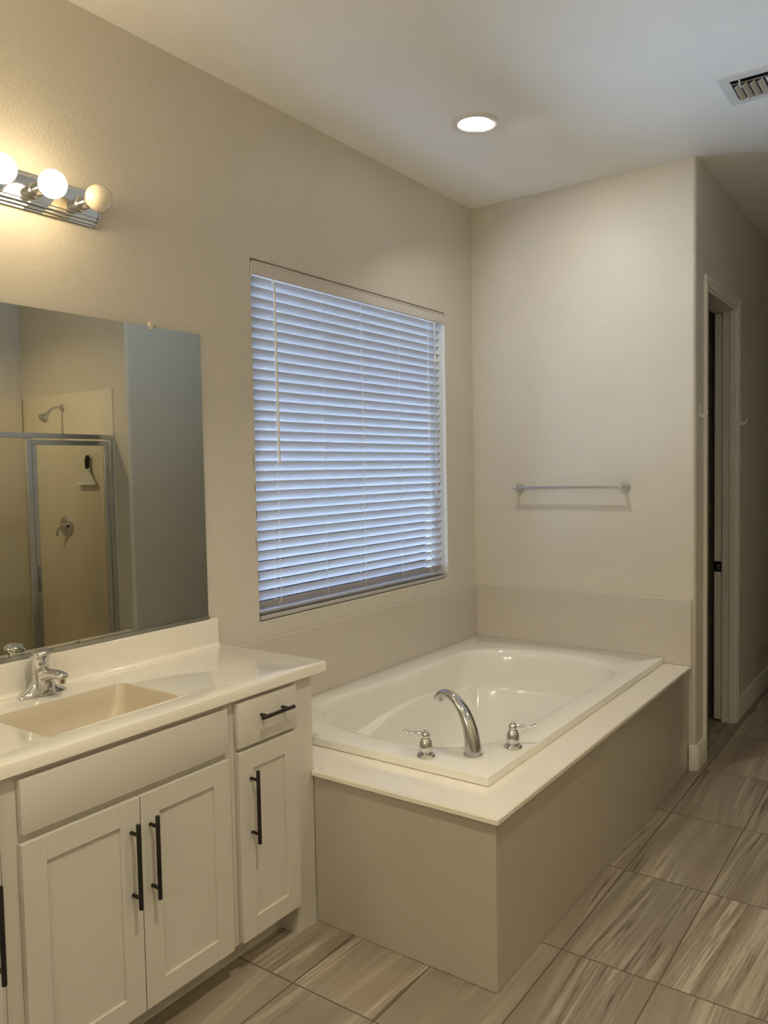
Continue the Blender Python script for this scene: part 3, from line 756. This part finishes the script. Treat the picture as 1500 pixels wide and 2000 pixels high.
for k in range(NS):
    o_ = proto if k == 0 else proto.copy()
    if k: C.objects.link(o_)
    o_.location = (SX + random.uniform(-0.0006, 0.0006), (0.004 if k > 25 else 0.0) + random.uniform(-0.001, 0.001), ZT - pitch * k + random.uniform(-0.0006, 0.0006))
flat = obj('slat', slat_mesh(math.radians(6)), 'slat_vinyl', bl, 30); flat.location = (SX + 0.004, 0.003, 0.9735)
f2 = flat.copy(); C.objects.link(f2); f2.location = (SX + 0.005, 0.004, 0.9790)
obj('bottom_rail', lambda bm: box(bm, SX - 0.022, SX + 0.030, SL0 + 0.004, SL1 + 0.006, 0.9505, 0.9690, 0.003, 2), 'slat_vinyl', bl)
hx, hz = 0.0255 * math.cos(TILT), 0.0255 * math.sin(TILT)
for y in (-1.663, -1.057, -0.458):
    def ladder(bm, y=y):
        xa, xb = SX + hx + 0.0015, SX - hx - 0.0015
        tube(bm, [(xa, y, 0.962), (xa, y, 2.372)], 0.0008, 6); tube(bm, [(xb, y, 0.975), (xb, y, 2.372)], 0.0008, 6)
        for k in range(NS):
            z = ZT - pitch * k
            tube(bm, [(xa, y - 0.002, z + hz - 0.002), (xa - 0.010, y - 0.006, z - hz * 0.2)], 0.0013, 5)
            tube(bm, [(xa + 0.001, y + 0.002, z + hz - 0.001), (xa + 0.0012, y + 0.003, z + hz - 0.024)], 0.0009, 5)
    obj('ladder_cord', ladder, 'cord_white', bl)
for y in (-1.352, -0.740):
    obj('lift_cord', lambda bm: tube(bm, [(SX + hx + 0.0015, y, 0.955), (SX + hx + 0.0015, y, 2.372)], 0.0009, 6), 'cord_white', bl)
def wand(bm):
    tube(bm, [(0.000, -1.680, 2.352), (0.0035, -1.6800, 2.335), (0.0065, -1.678, 1.62), (0.0065, -1.678, 1.600)], [0.0022, 0.0045, 0.0048, 0.0056], 8)
    tube(bm, [(-0.008, -1.682, 2.362), (-0.004, -1.682, 2.352), (0.000, -1.680, 2.350)], 0.0016, 6)
obj('wand', wand, 'white_plastic', bl)
def pull(bm):
    tube(bm, [(0.000, -0.418, 2.360), (0.000, -0.418, 2.17)], 0.0009, 6); tube(bm, [(0.000, -0.424, 2.360), (0.001, -0.425, 1.44)], 0.0009, 6)
    tube(bm, [(0.000, -0.409, 2.360), (0.001, -0.408, 1.90), (0.0, -0.416, 1.45)], 0.0007, 6)
pc = obj('pull_cord', pull, 'cord_white', bl)
obj('tassel', lambda bm: lathe(bm, [(0.0, 0.0), (0.0065, 0.001), (0.0060, 0.030), (0.0045, 0.034), (0.0, 0.035)], (0.001, -0.418, 2.142), n=12), 'white_plastic', pc)
obj('tassel', lambda bm: lathe(bm, [(0.0, 0.0), (0.0060, 0.002), (0.0045, 0.016), (0.0025, 0.026), (0.0, 0.027)], (0.001, -0.424, 1.416), n=12), 'white_plastic', pc)

# ================================================================= WALL AND CEILING FITTINGS
tb = thing('towel_bar', (0.608, 0, 1.445), 'chrome towel bar mounted on the end wall', 'towel bar')
obj('rail', lambda bm: tube(bm, [(0.305, -0.066, 1.445), (0.911, -0.066, 1.448)], 0.0078, 16), 'chrome', tb)
for x, z in ((0.298, 1.445), (0.902, 1.448)):
    def post(bm, x=x, z=z):
        lathe(bm, [(0.0, 0.0005), (0.026, 0.0005), (0.027, 0.004), (0.0255, 0.009), (0.019, 0.016), (0.013, 0.026), (0.0095, 0.040), (0.0090, 0.052), (0.0110, 0.060), (0.0115, 0.068), (0.0090, 0.076), (0.0, 0.079)], (x, 0, z), (0, -1, 0), 28)
    obj('post', post, 'chrome', tb, 60)

wl = thing('fill_globe_pair', (1.45, YREAR, 2.05), 'pair of large added fill globes on the wall behind the camera, out of the picture', 'fill light')  # invented globes, added to fill the room from behind the camera
obj('back_plate', lambda bm: box(bm, 1.10, 1.80, YREAR + 0.001, YREAR + 0.025, 2.0, 2.1, 0.004, 2), 'chrome', wl)
for x in (1.22, 1.68):
    obj('arm', lambda bm: tube(bm, [(x, YREAR + 0.02, 2.05), (x, YREAR + 0.07, 2.05)], 0.018, 16), 'chrome', wl)
    obj('globe', lambda bm: ball(bm, (x, YREAR + 0.165, 2.05), 0.10), 'fill_globe', wl, 80, label='glowing white fill globe')
def downlight(x, y, label, watts, col, spread, aim=(0, 0, -1)):
    r = thing('recessed_light', (x, y, H), label, 'ceiling light', 'downlights in the bathroom ceiling')
    obj('trim_ring', lambda bm: lathe(bm, [(0.103, 0.0), (0.103, 0.004), (0.098, 0.009), (0.080, 0.010), (0.073, 0.0065)], (x, y, H), (0, 0, -1), 48, False), 'white_plastic', r)
    obj('lens', lambda bm: lathe(bm, [(0.0, 0.0050), (0.073, 0.0055), (0.0735, 0.004)], (x, y, H), (0, 0, -1), 48), 'led_lens', r, label='glowing white lens')
    ld = bpy.data.lights.new('downlight_beam', 'AREA'); ld.shape = 'DISK'; ld.size = 0.08; ld.energy = watts; ld.color = col; ld.spread = math.radians(spread)
    lo = bpy.data.objects.new('downlight_beam', ld); C.objects.link(lo); lo.location = (x, y, H - 0.012)
    lo.rotation_euler = Vector(aim).to_track_quat('-Z', 'Y').to_euler()
downlight(0.585, -1.008, 'round lit downlight recessed in the ceiling above the tub', TUB_LED_WATTS, LED_COLOR, 142, (0.34, 0.44, -1))
downlight(1.75, -3.1, 'added fill downlight in the ceiling behind the camera side of the vanity, out of the picture', ROOM_FILL_WATTS, FILL_COLOR, 120)  # unseen fill, added to lift the floor and cabinet fronts
downlight(3.35, -1.60, 'added fill downlight in the shower ceiling, out of the picture', SHOWER_FILL_WATTS, SHOWER_FILL_COLOR, 140)  # unseen fill, added to brighten the reflected shower

VX0, VX1, VY0, VY1 = 1.527, 1.900, -0.765, -0.495
cv = thing('ceiling_vent', ((VX0 + VX1) / 2, (VY0 + VY1) / 2, H), 'white louvred air vent in the ceiling at the right picture edge', 'air vent')
def vent_frame(bm):
    t_ = 0.038
    for a, b_, c, d in ((VX0, VX1, VY0, VY0 + t_), (VX0, VX1, VY1 - t_, VY1), (VX0, VX0 + t_, VY0 + t_, VY1 - t_), (VX1 - t_, VX1, VY0 + t_, VY1 - t_)):
        box(bm, a, b_, c, d, H - 0.008, H - 0.0003)
obj('frame', vent_frame, 'vent_metal', cv)
obj('duct_backing', lambda bm: box(bm, VX0 + 0.036, VX1 - 0.036, VY0 + 0.036, VY1 - 0.036, H - 0.0012, H - 0.0004), 'duct_dark', cv)
for y in (VY0 + 0.068, ):
    obj('long_blade', lambda bm: prism(bm, [(y - 0.010, H - 0.014), (y + 0.014, H - 0.004), (y + 0.014, H - 0.002), (y - 0.010, H - 0.012)], VX0 + 0.040, VX1 - 0.040, 'x'), 'vent_metal', cv)
for k in range(10):
    x = VX0 + 0.055 + k * 0.0285; s = 1 if k < 4 else -1
    def louver(bm, x=x, s=s):
        prism(bm, [(x - 0.009 * s, H - 0.0135), (x - 0.0075 * s, H - 0.014), (x + 0.010 * s, H - 0.003), (x + 0.0085 * s, H - 0.0025)], VY0 + 0.088, VY1 - 0.040, 'y')
    obj('louver', louver, 'vent_metal', cv)
obj('damper_lever', lambda bm: tube(bm, bez([(1.600, VY0 + 0.044, H - 0.006), (1.602, VY0 + 0.052, H - 0.022), (1.602, VY0 + 0.075, H - 0.024), (1.604, VY0 + 0.092, H - 0.012)], 4), 0.003, 8), 'vent_metal', cv)

def hook(y, z, label):
    r = thing('wall_hook', (W, y, z), label, 'hook', 'white hooks by the pocket door')
    obj('plate', lambda bm: box(bm, W + 0.0005, W + 0.006, y - 0.013, y + 0.013, z - 0.02, z + 0.045, 0.002, 2), 'white_plastic', r)
    obj('prong', lambda bm: tube(bm, bez([(W + 0.004, y, z - 0.005), (W + 0.014, y, z - 0.016), (W + 0.028, y, z - 0.012), (W + 0.038, y, z + 0.012)], 6), lerp_list([0.009, 0.007, 0.005, 0.004], 19), 10), 'white_plastic', r, 60)
hook(0.075, 1.815, 'small white wall hook between the rounded corner and the door casing')
hook(1.020, 1.812, 'small white wall hook past the far door casing in the dim hallway')

# smudges in the paint along the near side of the window
for k, (y, z0, z1) in enumerate(((-1.826, 1.575, 1.640), (-1.822, 1.475, 1.520), (-1.818, 1.365, 1.420), (-1.824, 1.240, 1.310), (-1.815, 1.10, 1.16))):
    pts = bez([(0.0006, y - 0.003, z1), (0.0006, y + 0.002, (z0 + z1) / 2), (0.0006, y, z0)], 4)
    tag(obj('paint_scuff', lambda bm: tube(bm, pts, lerp_list([0.0004, 0.0013, 0.0004], len(pts)), 6), 'soil_mark'),
        ('topmost', 'second highest', 'middle', 'second lowest', 'lowest')[k] + ' dark paint scuff along the left edge of the window', 'scuff', 'paint scuffs beside the window')

# ================================================================= SHOWER (seen in the mirror)
GX = 2.79; SY0 = -2.2
cu = thing('shower_pan', (3.35, -1.34, 0), 'cream shower base with raised curb under the glass front', 'shower base')
obj('curb', lambda bm: box(bm, GX - 0.06, GX + 0.06, SY0 + 0.001, YS - 0.001, 0.0, 0.115, 0.012, 3), 'surround_acrylic', cu)
obj('pan', lambda bm: box(bm, GX + 0.06, XFAR - 0.001, SY0 + 0.001, YS - 0.001, 0.0, 0.05, 0.004, 2), 'surround_acrylic', cu)
tag(obj('surround_panel', lambda bm: box(bm, GX - 0.018, XFAR - 0.012, YS - 0.009, YS - 0.001, 0.117, 2.20, 0.003, 2), 'surround_acrylic'),
    'tan shower wall panel behind the shower head and valve', 'shower panel', 'shower wall panels')
tag(obj('surround_panel', lambda bm: box(bm, XFAR - 0.010, XFAR - 0.001, SY0 + 0.012, YS - 0.011, 0.052, 2.20, 0.003, 2), 'surround_acrylic'),
    'tan shower panel on the rear wall, left of the shower head in the mirror', 'shower panel', 'shower wall panels')
en = thing('shower_enclosure', (GX, -1.34, 0.115), 'aluminium framed glass shower front with a hinged door', 'shower enclosure')
ZT_, ZB_ = 1.856, 0.1155
obj('header', lambda bm: box(bm, GX - 0.018, GX + 0.018, SY0 + 0.002, YS - 0.011, ZT_ - 0.034, ZT_, 0.002, 1), 'satin_aluminium', en)
obj('sill', lambda bm: box(bm, GX - 0.018, GX + 0.018, SY0 + 0.002, YS - 0.011, ZB_, ZB_ + 0.028, 0.002, 1), 'satin_aluminium', en)
for a, b_ in ((YS - 0.046, YS - 0.011), (SY0 + 0.002, SY0 + 0.037), (-1.178, -1.138)):
    obj('jamb', lambda bm: box(bm, GX - 0.017, GX + 0.017, a, b_, ZB_ + 0.029, ZT_ - 0.035, 0.002, 1), 'satin_aluminium', en)
DY0, DY1, DZ0, DZ1 = -1.135, YS - 0.052, ZB_ + 0.036, ZT_ - 0.046
def door_frame(bm):
    t_ = 0.034
    for a, b_, c, d in ((DY0, DY1, DZ0, DZ0 + t_), (DY0, DY1, DZ1 - t_, DZ1), (DY0, DY0 + t_, DZ0 + t_, DZ1 - t_), (DY1 - t_, DY1, DZ0 + t_, DZ1 - t_)):
        box(bm, GX - 0.012, GX + 0.012, a, b_, c, d, 0.002, 1)
df = obj('door', door_frame, 'satin_aluminium', en)
obj('door_glass', lambda bm: box(bm, GX - 0.003, GX + 0.003, DY0 + 0.030, DY1 - 0.030, DZ0 + 0.030, DZ1 - 0.030), 'shower_glass', df, 0, label='clear door glass')
obj('door_pull', lambda bm: box(bm, GX - 0.030, GX - 0.0115, DY0 + 0.006, DY0 + 0.020, 0.78, 0.95, 0.003, 2), 'brushed_channel', df)
obj('side_glass', lambda bm: box(bm, GX - 0.003, GX + 0.003, SY0 + 0.034, -1.174, ZB_ + 0.026, ZT_ - 0.032), 'shower_glass', en, 0, label='clear fixed glass')
SW = YS - 0.009     # face of the surround on the side wall
hd = thing('showerhead', (3.406, SW, 2.094), 'chrome shower head on a short bent arm, seen in the mirror', 'shower head')
obj('flange', lambda bm: lathe(bm, [(0.0, 0.0005), (0.030, 0.0005), (0.030, 0.004), (0.022, 0.010), (0.0, 0.012)], (3.406, SW, 2.094), (0, -1, 0), 24), 'chrome', hd)
obj('arm', lambda bm: tube(bm, bez([(3.406, SW - 0.005, 2.094), (3.406, SW - 0.04, 2.096), (3.406, SW - 0.085, 2.082), (3.406, SW - 0.115, 2.052)], 6), 0.0095, 14), 'chrome', hd)
obj('spray_head', lambda bm: lathe(bm, [(0.0, -0.012), (0.013, -0.012), (0.015, 0.010), (0.020, 0.026), (0.036, 0.055), (0.040, 0.068), (0.038, 0.074), (0.0, 0.076)], (3.406, SW - 0.118, 2.050), (0, -0.72, -0.69), 28), 'chrome', hd)
sv = thing('shower_valve', (3.40, SW, 1.165), 'round chrome shower valve with lever, seen in the mirror', 'shower valve')
obj('plate', lambda bm: lathe(bm, [(0.0, 0.0005), (0.086, 0.0005), (0.086, 0.004), (0.078, 0.010), (0.050, 0.014), (0.0, 0.015)], (3.40, SW, 1.165), (0, -1, 0), 40), 'chrome', sv)
def valve_lever(bm):
    lathe(bm, [(0.0, 0.014), (0.027, 0.014), (0.025, 0.040), (0.022, 0.052), (0.0, 0.056)], (3.40, SW, 1.165), (0, -1, 0), 24)
    tube(bm, bez([(3.40, SW - 0.045, 1.165), (3.42, SW - 0.055, 1.150), (3.442, SW - 0.060, 1.125), (3.452, SW - 0.058, 1.090)], 5), lerp_list([0.014, 0.012, 0.010, 0.008], 16), 12)
obj('lever', valve_lever, 'chrome', sv, 60)
sq = thing('squeegee', (3.075, SW, 1.50), 'white squeegee with black grip hung in the shower, seen in the mirror', 'squeegee')
def sq_plate(bm):
    t0, t1 = SW - 0.030, SW - 0.018
    pts = [(3.040, 1.615), (3.100, 1.615), (3.108, 1.585), (3.180, 1.520), (3.192, 1.500), (2.975, 1.500), (2.990, 1.520), (3.042, 1.585)]
    prism(bm, pts, t0, t1, 'y')
obj('head', sq_plate, 'white_plastic', sq)
obj('blade', lambda bm: box(bm, 2.970, 3.200, SW - 0.034, SW - 0.012, 1.487, 1.501, 0.002, 1), 'white_plastic', sq)
obj('grip', lambda bm: tube(bm, bez([(3.070, SW - 0.024, 1.612), (3.068, SW - 0.026, 1.650), (3.064, SW - 0.026, 1.690), (3.062, SW - 0.024, 1.715)], 5), [(a, a * 1.4) for a in lerp_list([0.011, 0.014, 0.015, 0.009], 16)], 14), 'black_rubber', sq, 60, label='black grip')
obj('hanger', lambda bm: box(bm, 3.060, 3.080, SW - 0.0185, SW - 0.0003, 1.560, 1.610, 0.002, 1), 'white_plastic', sq)
